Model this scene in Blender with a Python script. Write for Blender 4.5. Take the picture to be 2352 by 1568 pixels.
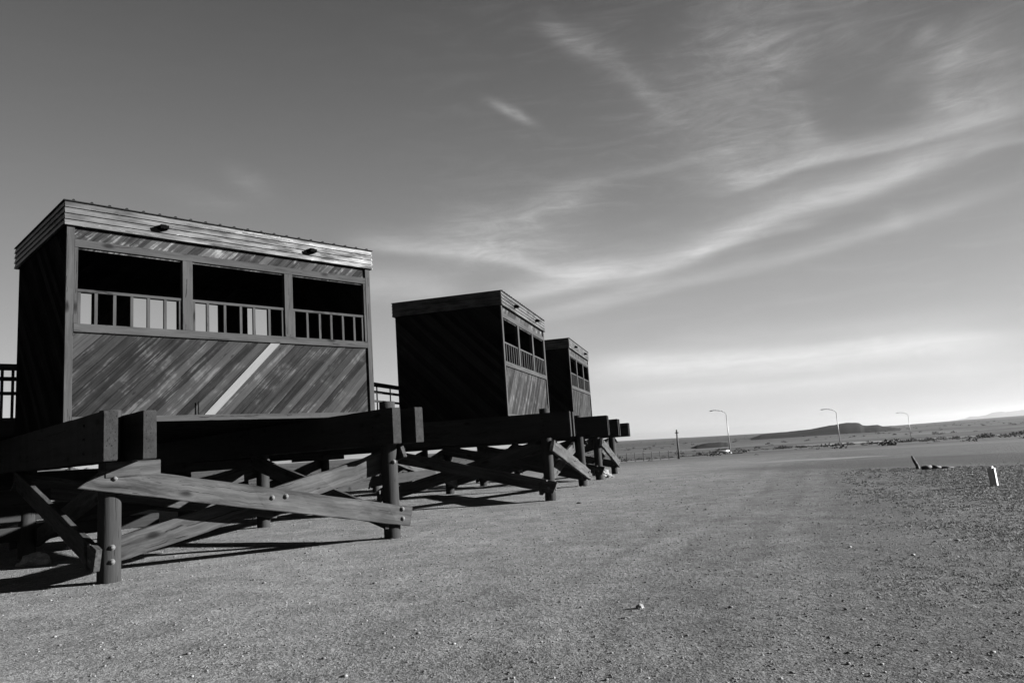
import bpy, bmesh, math, random
import numpy as np
from mathutils import Matrix, Vector, noise as mnoise

for o in list(bpy.data.objects):
    bpy.data.objects.remove(o)
S = bpy.context.scene
COL = S.collection
R = math.radians
random.seed(7)
RNG = np.random.default_rng(11)

# ------------------------------------------------------------------ camera
CAM_Z = 1.23
F_PX, PITCH, ROLL = 1682.66 / 2352, 0.14263, 0.06826
cam = bpy.data.cameras.new('camera')
cam.sensor_width = 36.0
cam.lens = 36.0 * F_PX
cam.clip_start = 0.05
cam.clip_end = 60000
camo = bpy.data.objects.new('camera', cam)
COL.objects.link(camo)
fw = Vector((0, math.cos(PITCH), math.sin(PITCH)))
rt = Vector((1, 0, 0))
up = rt.cross(fw)
r2 = rt * math.cos(ROLL) - up * math.sin(ROLL)
u2 = rt * math.sin(ROLL) + up * math.cos(ROLL)
m = Matrix(((r2.x, u2.x, -fw.x, 0), (r2.y, u2.y, -fw.y, 0), (r2.z, u2.z, -fw.z, CAM_Z), (0, 0, 0, 1)))
camo.matrix_world = m
S.camera = camo

# ------------------------------------------------------------------ light
SUN_AZ, SUN_EL = 88.0, 16.0          # azimuth clockwise from +Y
SUN_STRENGTH = 5.0
EXPOSURE = 2.8
SKY_STRENGTH = 0.05

S.view_settings.view_transform = 'Standard'
S.view_settings.look = 'None'
S.view_settings.gamma = 1.0
S.view_settings.exposure = EXPOSURE

sun = bpy.data.lights.new('sun', 'SUN')
sun.energy = SUN_STRENGTH
sun.angle = R(0.5)
sun.color = (1, 1, 1)
suno = bpy.data.objects.new('sun', sun)
COL.objects.link(suno)
sd = Vector((math.sin(R(SUN_AZ)) * math.cos(R(SUN_EL)), math.cos(R(SUN_AZ)) * math.cos(R(SUN_EL)), math.sin(R(SUN_EL))))
suno.rotation_mode = 'QUATERNION'
suno.rotation_quaternion = sd.to_track_quat('Z', 'Y')
suno.location = sd * 50


class NT:
    """small helper for node trees"""
    def __init__(s, tree):
        s.t = tree
        s.n = tree.nodes
        s.l = tree.links

    def new(s, typ, **kw):
        nd = s.n.new(typ)
        for k, v in kw.items():
            setattr(nd, k, v)
        return nd

    def link(s, a, b):
        s.l.new(a, b)

    def _in(s, sock, v):
        if hasattr(v, 'is_output') or isinstance(v, bpy.types.NodeSocket):
            s.l.new(v, sock)
        else:
            sock.default_value = v

    def math(s, op, a, b=None, c=None, clamp=False):
        nd = s.new('ShaderNodeMath', operation=op, use_clamp=clamp)
        s._in(nd.inputs[0], a)
        if b is not None:
            s._in(nd.inputs[1], b)
        if c is not None:
            s._in(nd.inputs[2], c)
        return nd.outputs[0]

    def vmath(s, op, a, b=None):
        nd = s.new('ShaderNodeVectorMath', operation=op)
        s._in(nd.inputs[0], a)
        if b is not None:
            s._in(nd.inputs[1], b)
        return nd.outputs['Value'] if op in ('DOT_PRODUCT', 'LENGTH') else nd.outputs[0]

    def noise(s, vec, scale, detail=4, rough=0.5, dist=0.0, out='Fac'):
        nd = s.new('ShaderNodeTexNoise')
        if vec is not None:
            s._in(nd.inputs['Vector'], vec)
        nd.inputs['Scale'].default_value = scale
        nd.inputs['Detail'].default_value = detail
        nd.inputs['Roughness'].default_value = rough
        nd.inputs['Distortion'].default_value = dist
        return nd.outputs[out]

    def mapr(s, v, a, b, c, d, smooth=False):
        nd = s.new('ShaderNodeMapRange')
        if smooth:
            nd.interpolation_type = 'SMOOTHSTEP'
        s._in(nd.inputs['Value'], v)
        for k, x in zip(('From Min', 'From Max', 'To Min', 'To Max'), (a, b, c, d)):
            s._in(nd.inputs[k], x)
        return nd.outputs[0]

    def mapping(s, vec, loc=(0, 0, 0), rot=(0, 0, 0), scale=(1, 1, 1), typ='POINT'):
        nd = s.new('ShaderNodeMapping', vector_type=typ)
        s._in(nd.inputs['Vector'], vec)
        nd.inputs['Location'].default_value = loc
        nd.inputs['Rotation'].default_value = rot
        nd.inputs['Scale'].default_value = scale
        return nd.outputs[0]

    def mixf(s, f, a, b):
        nd = s.new('ShaderNodeMix', data_type='FLOAT')
        s._in(nd.inputs[0], f)
        s._in(nd.inputs[2], a)
        s._in(nd.inputs[3], b)
        return nd.outputs[0]

    def comb(s, x, y, z=0.0):
        nd = s.new('ShaderNodeCombineXYZ')
        s._in(nd.inputs[0], x)
        s._in(nd.inputs[1], y)
        s._in(nd.inputs[2], z)
        return nd.outputs[0]

    def sep(s, v):
        nd = s.new('ShaderNodeSeparateXYZ')
        s._in(nd.inputs[0], v)
        return nd.outputs


# ------------------------------------------------------------------ sky (black-and-white film with a red filter: the red channel of the sky)
W = bpy.data.worlds.new('World')
S.world = W
W.use_nodes = True
W.node_tree.nodes.clear()
T = NT(W.node_tree)
sky = T.new('ShaderNodeTexSky', sky_type='NISHITA')
sky.sun_disc = False
sky.sun_elevation = R(SUN_EL)
sky.sun_rotation = R(SUN_AZ)
sky.altitude = 1600
sky.air_density = 1.0
sky.dust_density = 0.6
sky.ozone_density = 1.0
sepc = T.new('ShaderNodeSeparateColor')
T.link(sky.outputs[0], sepc.inputs[0])
red = sepc.outputs[0]
geo = T.new('ShaderNodeTexCoord')
dirv = T.vmath('NORMALIZE', geo.outputs['Generated'])
dx, dy, dz = T.sep(dirv)
az = T.math('MULTIPLY', T.math('ARCTAN2', dx, dy), 180 / math.pi)
el = T.math('MULTIPLY', T.math('ARCSINE', dz), 180 / math.pi)
q0 = T.comb(az, el, 0.0)
nz = T.noise(T.mapping(q0, scale=(0.09, 0.16, 1)), 1.0, 5, 0.6, out='Color')
nzv = T.vmath('SUBTRACT', nz, (0.5, 0.5, 0.5))
q = T.vmath('ADD', q0, T.vmath('MULTIPLY', nzv, (1.2, 0.45, 0.0)))
K = 1.0 / (SKY_STRENGTH * 2 ** EXPOSURE)
elc = T.math('MAXIMUM', el, 0.0)
haze = T.math('MULTIPLY', T.math('EXPONENT', T.math('MULTIPLY', elc, -1 / 15.2)), 0.69 * K)   # dust haze over the plain
base = T.math('ADD', T.math('MULTIPLY', red, 0.0105 * K), T.math('ADD', haze, 0.013 * K))

def streak(x0, y0, x1, y1, w, amp):
    cx, cy = (x0 + x1) / 2, (y0 + y1) / 2
    L = math.hypot(x1 - x0, y1 - y0) / 2
    th = math.atan2(y1 - y0, x1 - x0)
    v = T.mapping(q, (cx, cy, 0), (0, 0, th), (L, w, 1), 'TEXTURE')
    d2 = T.vmath('DOT_PRODUCT', v, v)
    return T.math('MULTIPLY', T.math('EXPONENT', T.math('MULTIPLY', d2, -1.0)), amp)

CLOUDS = [  # azimuth, elevation, azimuth, elevation (degrees), half width, strength
    (4.11, 31.61, 7.89, 29.17, 0.80, 0.070),
    (6.69, 30.39, 11.22, 27.46, 1.00, 0.050),
    (10.38, 27.76, 14.02, 23.86, 0.70, 0.070),
    (11.99, 26.61, 23.95, 24.35, 5.00, 0.060),
    (15.58, 21.12, 23.32, 19.71, 3.00, 0.070),
    (17.12, 20.29, 19.83, 17.89, 1.00, 0.050),
    (22.28, 21.98, 24.99, 18.24, 1.10, 0.050),
    (22.78, 22.80, 24.20, 20.64, 0.60, 0.050),
    (18.20, 28.82, 24.54, 28.43, 3.00, 0.060),
    (21.48, 27.59, 22.95, 24.04, 1.60, 0.060),
    (23.99, 27.36, 30.77, 27.35, 2.20, 0.050),
    (1.16, 17.94, 7.83, 19.78, 1.00, 0.120),
    (3.88, 19.36, 6.79, 17.87, 1.00, 0.050),
    (-5.18, 17.27, 4.95, 16.62, 1.80, 0.110),
    (-6.37, 15.06, 4.39, 15.02, 1.50, 0.090),
    (-0.41, 26.24, 2.79, 24.59, 0.35, 0.150),
    (1.54, 25.55, 2.69, 24.69, 0.30, 0.060),
    (31.21, 24.70, 33.14, 25.27, 0.55, 0.090),
    (31.85, 22.28, 35.04, 24.14, 1.20, 0.100),
    (31.77, 21.79, 33.94, 20.12, 1.00, 0.090),
    (33.35, 22.52, 37.87, 22.03, 2.00, 0.060),
    (32.15, 19.94, 38.23, 19.79, 1.30, 0.070),
    (28.82, 22.60, 31.86, 23.48, 0.80, 0.050),
    (27.98, 14.07, 29.58, 13.37, 0.80, 0.050),
    (-21.26, 21.22, -18.17, 19.87, 0.80, 0.045),
    (-26.06, 19.75, -20.52, 19.00, 0.70, 0.040),
]
RIBBONS = [  # (azimuth, elevation) along a long streak of cirrus, width above, width below (degrees), strength
    ([(-5.56, 10.56), (0.48, 11.67), (6.31, 12.46), (12.65, 13.05), (17.86, 14.57), (21.87, 15.70), (26.51, 16.14), (31.73, 17.05), (34.94, 17.52), (39.05, 17.88)], 0.95, 0.60, 0.170),
    ([(-2.33, 11.33), (6.34, 12.77), (12.68, 13.35), (17.85, 14.48), (22.81, 15.72), (30.00, 16.48), (37.91, 17.74)], 2.20, 0.90, 0.070),
    ([(-13.64, 16.42), (-8.46, 15.84), (-3.16, 15.12), (0.46, 14.39), (2.55, 13.55), (4.66, 13.09), (7.65, 13.17), (10.62, 13.48)], 0.90, 0.45, 0.160),
    ([(16.20, 17.60), (20.24, 18.11), (24.13, 18.75), (26.85, 18.67), (29.46, 18.60), (32.79, 18.80), (35.90, 18.86), (39.24, 19.12)], 1.00, 0.30, 0.150),
    ([(-0.76, 9.24), (3.12, 9.80), (10.39, 11.03), (17.56, 11.92), (22.40, 12.40), (28.74, 13.36), (33.65, 13.92), (38.54, 14.55)], 0.70, 0.45, 0.090),
    ([(0.79, 10.08), (4.02, 10.47), (8.32, 11.24), (12.54, 11.93)], 0.50, 0.35, 0.060),
    ([(13.72, 13.43), (17.80, 13.99), (20.75, 14.33), (24.49, 14.40)], 0.35, 0.22, 0.080),
    ([(8.28, 20.03), (12.34, 20.13), (16.53, 20.48), (19.55, 20.44)], 0.45, 0.30, 0.050),
    ([(33.29, 16.83), (34.89, 17.18), (36.37, 17.11), (38.45, 16.66)], 0.30, 0.25, 0.070),
    ([(2.78, 5.42), (6.16, 5.69), (13.90, 5.39), (21.54, 5.16), (28.50, 5.20), (35.00, 4.66), (37.09, 4.56)], 0.85, 1.20, 0.240),
    ([(5.56, 3.44), (13.69, 3.31), (19.46, 3.11), (28.24, 3.19), (36.86, 2.91)], 0.50, 0.60, 0.110),
    ([(9.99, 6.82), (17.99, 6.94), (27.02, 6.71), (36.25, 6.40)], 0.80, 0.60, 0.050),
    ([(-20.61, 13.20), (-10.68, 13.14), (-5.46, 12.43), (-2.30, 11.75)], 1.30, 1.20, 0.120),
]
def ribbon(pts, wu, wd, amp):
    fc = T.new('ShaderNodeFloatCurve')
    cv = fc.mapping.curves[0]
    P_ = [((a + 50) / 100, (e + 5) / 50) for a, e in pts]
    cv.points[0].location = P_[0]
    cv.points[1].location = P_[-1]
    for p_ in P_[1:-1]:
        cv.points.new(*p_)
    fc.mapping.extend = 'HORIZONTAL'
    fc.mapping.update()
    qx, qy, qz = T.sep(q)
    T.link(T.math('DIVIDE', T.math('ADD', qx, 50.0), 100.0), fc.inputs['Value'])
    f = T.math('SUBTRACT', T.math('MULTIPLY', fc.outputs[0], 50.0), 5.0)
    d = T.math('SUBTRACT', qy, f)
    d = T.math('MAXIMUM', T.math('DIVIDE', d, wu), T.math('DIVIDE', d, -wd))
    m_ = T.math('EXPONENT', T.math('MULTIPLY', T.math('MULTIPLY', d, d), -1.0))
    fe = max(1.5, (pts[-1][0] - pts[0][0]) * 0.22)
    m_ = T.math('MULTIPLY', m_, T.mapr(qx, pts[0][0] - 0.5, pts[0][0] + fe, 0.0, 1.0, True))
    m_ = T.math('MULTIPLY', m_, T.mapr(qx, pts[-1][0] - fe, pts[-1][0] + 0.5, 1.0, 0.0, True))
    return T.math('MULTIPLY', m_, amp)
tot = None
for c in CLOUDS:
    s_ = streak(*c)
    tot = s_ if tot is None else T.math('ADD', tot, s_)
if tot is None:
    tot = T.math('ADD', 0.0, 0.0)
wisp = T.noise(T.mapping(q, rot=(0, 0, R(-18)), scale=(0.13, 0.75, 1)), 1.0, 10, 0.70, 0.9)
wisp2 = T.noise(T.mapping(q, rot=(0, 0, R(25)), scale=(0.30, 0.75, 1)), 1.0, 9, 0.68, 1.6)
wm = T.math('MULTIPLY', T.mapr(wisp, 0.30, 0.72, 0.42, 1.40), T.mapr(wisp2, 0.28, 0.72, 0.55, 1.40))
rib = None
for r_ in RIBBONS:
    s_ = ribbon(*r_)
    rib = s_ if rib is None else T.math('ADD', rib, s_)
fil = T.noise(T.mapping(q, rot=(0, 0, R(-14)), scale=(0.10, 1.3, 1)), 1.0, 9, 0.66, 0.8)
fil = T.math('ADD', T.math('MULTIPLY', fil, 0.6), T.math('MULTIPLY', wisp2, 0.4))
cl = T.math('ADD', T.math('MULTIPLY', tot, wm), T.math('MULTIPLY', rib, T.mapr(fil, 0.33, 0.67, 0.60, 1.35)))
veil = T.math('MULTIPLY', T.mapr(wisp, 0.45, 0.75, 0.0, 0.032, True), T.mapr(az, -20.0, 10.0, 0.15, 1.0, True))
total = T.math('ADD', base, T.math('MULTIPLY', T.math('ADD', cl, veil), K))
total = T.math('MULTIPLY', total, T.mapr(el, -2.0, -0.3, 0.15, 1.0))
bg = T.new('ShaderNodeBackground')
cc = T.new('ShaderNodeCombineColor')
for i in range(3):
    T.link(total, cc.inputs[i])
T.link(cc.outputs[0], bg.inputs[0])
bg.inputs[1].default_value = SKY_STRENGTH
wo = T.new('ShaderNodeOutputWorld')
T.link(bg.outputs[0], wo.inputs[0])


# ------------------------------------------------------------------ materials (all neutral greys: the photograph is black and white)
def newmat(name):
    mt = bpy.data.materials.new(name)
    mt.use_nodes = True
    t = NT(mt.node_tree)
    bs = mt.node_tree.nodes['Principled BSDF']
    return mt, t, bs

def setgrey(t, bs, val):
    cc = t.new('ShaderNodeCombineColor')
    for i in range(3):
        t._in(cc.inputs[i], val)
    t.link(cc.outputs[0], bs.inputs['Base Color'])

def bump(t, bs, h, strength, dist):
    b = t.new('ShaderNodeBump')
    b.inputs['Strength'].default_value = strength
    b.inputs['Distance'].default_value = dist
    t._in(b.inputs['Height'], h)
    t.link(b.outputs[0], bs.inputs['Normal'])

def plain(name, v, rough=0.8, spec=0.3, metal=0.0, var=0.15, scale=6.0):
    mt, t, bs = newmat(name)
    tc = t.new('ShaderNodeTexCoord')
    n = t.noise(tc.outputs['Object'], scale, 5, 0.6)
    setgrey(t, bs, t.mapr(n, 0.3, 0.7, v * (1 - var), v * (1 + var)))
    bs.inputs['Roughness'].default_value = rough
    bs.inputs['Specular IOR Level'].default_value = spec
    bs.inputs['Metallic'].default_value = metal
    return mt

def timber(name, v, contrast=0.5, rough=0.85, spec=0.06, knots=True, cracks=True):
    """grain runs along local X"""
    mt, t, bs = newmat(name)
    tc = t.new('ShaderNodeTexCoord')
    oi = t.new('ShaderNodeObjectInfo')
    off = t.math('MULTIPLY', oi.outputs['Random'], 37.0)
    p = t.vmath('ADD', tc.outputs['Object'], t.comb(off, t.math('MULTIPLY', off, 1.7), off))
    warp = t.vmath('MULTIPLY', t.vmath('SUBTRACT', t.noise(p, 2.2, 3, 0.5, out='Color'), (0.5, 0.5, 0.5)), (0.0, 0.10, 0.10))
    p2 = t.vmath('ADD', p, warp)
    g1 = t.noise(t.mapping(p2, scale=(0.9, 16, 16)), 1.0, 5, 0.6)
    g2 = t.noise(t.mapping(p2, scale=(3.0, 70, 70)), 1.0, 3, 0.6)
    g3 = t.noise(t.mapping(p, scale=(1.2, 4, 4)), 1.0, 3, 0.5)
    f = t.math('ADD', t.math('MULTIPLY', g1, 0.5), t.math('ADD', t.math('MULTIPLY', g2, 0.2), t.math('MULTIPLY', g3, 0.3)))
    val = t.mapr(f, 0.34, 0.66, v * (1 - contrast), v * (1 + contrast))
    if knots:
        vo = t.new('ShaderNodeTexVoronoi')
        t.link(t.mapping(p2, scale=(1.6, 3.6, 3.6)), vo.inputs['Vector'])
        vo.inputs['Scale'].default_value = 1.0
        k = t.mapr(vo.outputs['Distance'], 0.06, 0.20, 0.22, 1.0, True)
        val = t.math('MULTIPLY', val, k)
    crack = t.mapr(t.noise(t.mapping(p2, scale=(0.5, 42, 42)), 1.0, 2, 0.5), 0.31, 0.36, 0.30, 1.0)
    if cracks:
        val = t.math('MULTIPLY', val, crack)
    setgrey(t, bs, val)
    bs.inputs['Roughness'].default_value = rough
    bs.inputs['Specular IOR Level'].default_value = spec
    if spec > 0.2:      # patchy worn varnish
        t._in(bs.inputs['Specular IOR Level'], t.mapr(t.noise(t.mapping(p, scale=(2.2, 9, 9)), 1.0, 4, 0.6), 0.35, 0.65, spec * 0.15, spec * 2.0))
    bump(t, bs, t.math('ADD', g1, t.math('MULTIPLY', crack, 0.6)), 0.5, 0.01)
    return mt

def diagonal_boards(name, v, gloss=0.03, worn=1.6):
    """diagonal board siding in the local XZ plane, boards 0.115 m wide"""
    mt, t, bs = newmat(name)
    tc = t.new('ShaderNodeTexCoord')
    oi = t.new('ShaderNodeObjectInfo')
    p = t.vmath('ADD', tc.outputs['Object'], t.comb(0.0, t.math('MULTIPLY', oi.outputs['Random'], 50.0), 0.0))
    pr = t.mapping(p, rot=(0, R(45), 0))      # now one axis runs along the board
    x, y, z = t.sep(pr)
    bw = 0.115
    cell = t.math('DIVIDE', z, bw)
    idx = t.math('FLOOR', cell)
    fr = t.math('FRACT', cell)
    wn = t.new('ShaderNodeTexWhiteNoise', noise_dimensions='2D')
    t.link(t.comb(idx, t.math('MULTIPLY', oi.outputs['Random'], 9.0)), wn.inputs['Vector'])
    rnd = wn.outputs['Value']
    gp = t.comb(t.math('ADD', x, t.math('MULTIPLY', rnd, 31.0)), y, t.math('ADD', z, t.math('MULTIPLY', rnd, 7.0)))
    wv = t.vmath('MULTIPLY', t.vmath('SUBTRACT', t.noise(gp, 3.0, 3, 0.5, out='Color'), (0.5, 0.5, 0.5)), (0.0, 0.0, 0.05))
    gp = t.vmath('ADD', gp, wv)
    g1 = t.noise(t.mapping(gp, scale=(1.1, 1, 24)), 1.0, 5, 0.62)
    g2 = t.noise(t.mapping(gp, scale=(4.0, 1, 110)), 1.0, 3, 0.6)
    blot = t.noise(t.mapping(p, scale=(1.0, 1.0, 1.0)), 3.1, 5, 0.62, 0.4)
    val = t.math('ADD', t.math('MULTIPLY', g1, 0.50), t.math('MULTIPLY', g2, 0.14))
    val = t.math('ADD', val, t.math('MULTIPLY', t.math('POWER', rnd, 1.6), 0.26))
    val = t.math('ADD', val, t.math('MULTIPLY', blot, 0.22))
    val = t.mapr(val, 0.38, 0.78, v * 0.35, v * 2.1)
    wear = t.mapr(t.math('MULTIPLY', blot, g1), 0.27, 0.40, 0.0, 1.0, True)
    val = t.math('ADD', val, t.math('MULTIPLY', wear, v * worn))
    vo = t.new('ShaderNodeTexVoronoi')
    t.link(t.mapping(gp, scale=(2.0, 1, 7)), vo.inputs['Vector'])
    vo.inputs['Scale'].default_value = 1.0
    val = t.math('MULTIPLY', val, t.mapr(vo.outputs['Distance'], 0.04, 0.12, 0.45, 1.0, True))
    edge = t.math('MINIMUM', fr, t.math('SUBTRACT', 1.0, fr))
    groove = t.mapr(edge, 0.02, 0.09, 0.0, 1.0, True)
    val = t.math('MULTIPLY', val, t.mapr(groove, 0, 1, t.mapr(wn.outputs['Value'], 0, 1, 0.45, 0.85), 1.0))
    setgrey(t, bs, val)
    bs.inputs['Roughness'].default_value = 0.85
    bs.inputs['Specular IOR Level'].default_value = gloss
    bump(t, bs, t.math('ADD', t.math('MULTIPLY', groove, 0.6), t.math('MULTIPLY', g1, 0.6)), 0.6, 0.010)
    return mt

WOOD = 0.0102
M = {}
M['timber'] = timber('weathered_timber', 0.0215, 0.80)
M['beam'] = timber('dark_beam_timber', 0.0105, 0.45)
M['post'] = timber('round_pile_wood', 0.013, 0.35, knots=False)
M['trim'] = timber('trim_board', 0.018, 0.45)
M['siding'] = diagonal_boards('diagonal_siding', WOOD)
M['side'] = diagonal_boards('shaded_side_boards', 0.0048, 0.0, 0.4)  # darker siding copy: shade of the side walls put into the colour
M['header'] = diagonal_boards('worn_header_boards', WOOD * 1.45, worn=3.2)
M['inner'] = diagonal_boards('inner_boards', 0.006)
M['fascia'] = timber('painted_fascia_board', 0.017, 0.35, rough=0.43, spec=0.30, knots=False)
M['white_plank'] = timber('pale_new_plank', 0.066, 0.12, knots=False, cracks=False)
M['deck'] = timber('deck_board', 0.012, 0.4)
M['roof'] = plain('roof_sheet', 0.004, 0.8, 0.05, 0.0)
M['black'] = plain('black_metal', 0.006, 0.8, 0.1)
M['slot'] = plain('dark_slot', 0.002, 1.0, 0.0)
M['bolt'] = plain('galvanised_bolt', 0.03, 0.7, 0.3, 0.0, 0.4, 60)
M['lamp'] = plain('galvanised_lamp_pole', 0.12, 0.5, 0.5)
M['white'] = plain('white_paint', 0.22, 0.5, 0.4, 0.0, 0.1)
M['polewood'] = plain('old_pole_wood', 0.009)
M['rock'] = plain('pale_rock', 0.10, 0.9, 0.2, 0, 0.3, 30)


# ------------------------------------------------------------------ mesh helpers
def basis(o):
    return Matrix.LocRotScale(o.location, o.rotation_euler if o.rotation_mode != 'QUATERNION' else o.rotation_quaternion, o.scale)

def setm(o, mw):
    l, q_, sc = mw.decompose()
    o.location = l; o.rotation_euler = q_.to_euler(); o.scale = sc

def mesh_obj(name, verts, faces, mat, parent=None, mw=None, smooth=False):
    me = bpy.data.meshes.new(name)
    me.from_pydata([tuple(v) for v in verts], [], [tuple(f) for f in faces])
    me.update()
    if smooth:
        me.polygons.foreach_set('use_smooth', [True] * len(me.polygons))
    me.materials.append(mat)
    o = bpy.data.objects.new(name, me)
    COL.objects.link(o)
    if parent is not None:
        o.parent = parent
    if mw is not None:
        setm(o, mw)
    return o

def bm_obj(name, bm, mat, parent=None, mw=None, smooth=False, mats=None):
    me = bpy.data.meshes.new(name)
    bmesh.ops.recalc_face_normals(bm, faces=bm.faces)
    bm.to_mesh(me)
    bm.free()
    if smooth:
        me.polygons.foreach_set('use_smooth', [True] * len(me.polygons))
    for x in (mats or [mat]):
        me.materials.append(x)
    o = bpy.data.objects.new(name, me)
    COL.objects.link(o)
    if parent is not None:
        o.parent = parent
    if mw is not None:
        setm(o, mw)
    return o

def box(bm, x0, x1, y0, y1, z0, z1, bev=0.0):
    vs = [bm.verts.new(p) for p in ((x0, y0, z0), (x1, y0, z0), (x1, y1, z0), (x0, y1, z0), (x0, y0, z1), (x1, y0, z1), (x1, y1, z1), (x0, y1, z1))]
    fs = [bm.faces.new([vs[i] for i in f]) for f in ((0, 3, 2, 1), (4, 5, 6, 7), (0, 1, 5, 4), (1, 2, 6, 5), (2, 3, 7, 6), (3, 0, 4, 7))]
    if bev:
        es = list({e for f in fs for e in f.edges})
        bmesh.ops.bevel(bm, geom=es, offset=bev, segments=1, affect='EDGES')

def cyl(bm, p0, p1, r0, r1=None, seg=16, cap=True):
    p0, p1 = Vector(p0), Vector(p1)
    r1 = r0 if r1 is None else r1
    d = (p1 - p0).normalized()
    a = d.orthogonal().normalized()
    b = d.cross(a)
    ra, rb = [], []
    for i in range(seg):
        t = 2 * math.pi * i / seg
        k = a * math.cos(t) + b * math.sin(t)
        ra.append(bm.verts.new(p0 + k * r0))
        rb.append(bm.verts.new(p1 + k * r1))
    for i in range(seg):
        j = (i + 1) % seg
        bm.faces.new((ra[i], ra[j], rb[j], rb[i]))
    if cap:
        bm.faces.new(ra[::-1])
        bm.faces.new(rb)

def tag(o, label=None, cat=None, group=None, kind=None):
    if label: o['label'] = label
    if cat: o['category'] = cat
    if group: o['group'] = group
    if kind: o['kind'] = kind
    return o

def empty(name, loc=(0, 0, 0), rz=0.0):
    o = bpy.data.objects.new(name, None)
    o.empty_display_size = 0.3
    COL.objects.link(o)
    o.location = loc
    o.rotation_euler = (0, 0, rz)
    return o

def children(o):
    return [c for c in bpy.data.objects if c.parent == o]

def copy_tree(o, parent=None):
    kids = children(o)
    c = o.copy()
    COL.objects.link(c)
    c.parent = parent
    for k in kids:
        copy_tree(k, c)
    return c

def rough_timber(name, p0, p1, h, t, mat, parent, side=None, bev=0.006, cut0=None, cut1=None, wob=0.0):
    """a squared timber from p0 to p1 (centre line); h = height, t = thickness;
    local X runs along it, local Y is its thickness direction (towards `side`)."""
    p0, p1 = Vector(p0), Vector(p1)
    L = (p1 - p0).length
    ex = (p1 - p0).normalized()
    sd_ = Vector(side) if side is not None else Vector((0, 0, 1)).cross(ex)
    ey = (sd_ - ex * sd_.dot(ex)).normalized()
    ez = ex.cross(ey)
    if ez.z < 0:
        ey, ez = -ey, -ez
    bm = bmesh.new()
    n = max(2, int(L / 0.22))
    rings = []
    rs = random.Random(int(abs(p0.x * 131 + p0.y * 977 + L * 31) * 100))
    for i in range(n + 1):
        x = L * i / n
        ring = []
        for (sy, sz) in ((-1, -1), (1, -1), (1, 1), (-1, 1)):
            w = wob if 0 < i < n else wob * 0.5
            xx = x
            if i == 0 and cut0: xx += cut0 * sz * h / 2
            if i == n and cut1: xx += cut1 * sz * h / 2
            ring.append(bm.verts.new((xx, sy * t / 2 + rs.uniform(-w, w), sz * h / 2 + rs.uniform(-w, w))))
        rings.append(ring)
    for i in range(n):
        for k in range(4):
            j = (k + 1) % 4
            bm.faces.new((rings[i][k], rings[i][j], rings[i + 1][j], rings[i + 1][k]))
    bm.faces.new(rings[0][::-1])
    bm.faces.new(rings[-1])
    bmesh.ops.recalc_face_normals(bm, faces=bm.faces)
    if bev:
        es = [e for e in bm.edges if len(e.link_faces) == 2 and e.calc_face_angle(0) > 0.6]
        bmesh.ops.bevel(bm, geom=es, offset=bev, segments=2, affect='EDGES')
    mw = Matrix(((ex.x, ey.x, ez.x, p0.x), (ex.y, ey.y, ez.y, p0.y), (ex.z, ey.z, ez.z, p0.z), (0, 0, 0, 1)))
    if parent is not None:
        mw = basis(parent).inverted() @ mw if parent.parent is None else mw
    return bm_obj(name, bm, mat, parent, mw)


# ------------------------------------------------------------------ ground
TER_R = (0, 26, 177, 209, 297, 900, 60000)
TER_Z = (0, 0, -3.61, -4.5, -5.9, -7.6, -7.6)
HOR_A = (-180, -60, 5, 10, 14, 18, 22, 27, 31, 35, 45, 180)
HOR_T = (-0.001, -0.001, -0.0012, -0.0022, -0.0038, -0.0050, -0.0062, -0.0070, -0.0052, -0.0040, -0.0030, -0.001)
def terrain_z(x, y):
    r = math.hypot(x, y)
    z = float(np.interp(r, TER_R, TER_Z))
    if r > 600:                       # the plain runs up to a horizon that dips and lifts a little
        a = math.degrees(math.atan2(x, y))
        tn = float(np.interp(a, HOR_A, HOR_T))
        k = min(1.0, math.log(r / 600.0) / math.log(12))
        k = k * k * (3 - 2 * k)
        t0 = (z - CAM_Z) / r
        z = (t0 * (1 - k) + tn * k) * r + CAM_Z
    if 30 < r < 3000:
        z += mnoise.noise(Vector((x * 0.02, y * 0.02, 1.1))) * min(0.5, r * 0.0012)
    if 1.5 < r < 34:
        n = mnoise.noise(Vector((x * 0.35, y * 0.35, 3.1))) * 0.02 + mnoise.noise(Vector((x * 1.3, y * 1.3, 9.1))) * 0.006
        z += n * min(1, (r - 1.5) / 3) * min(1, (34 - r) / 8)
    return z

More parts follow.
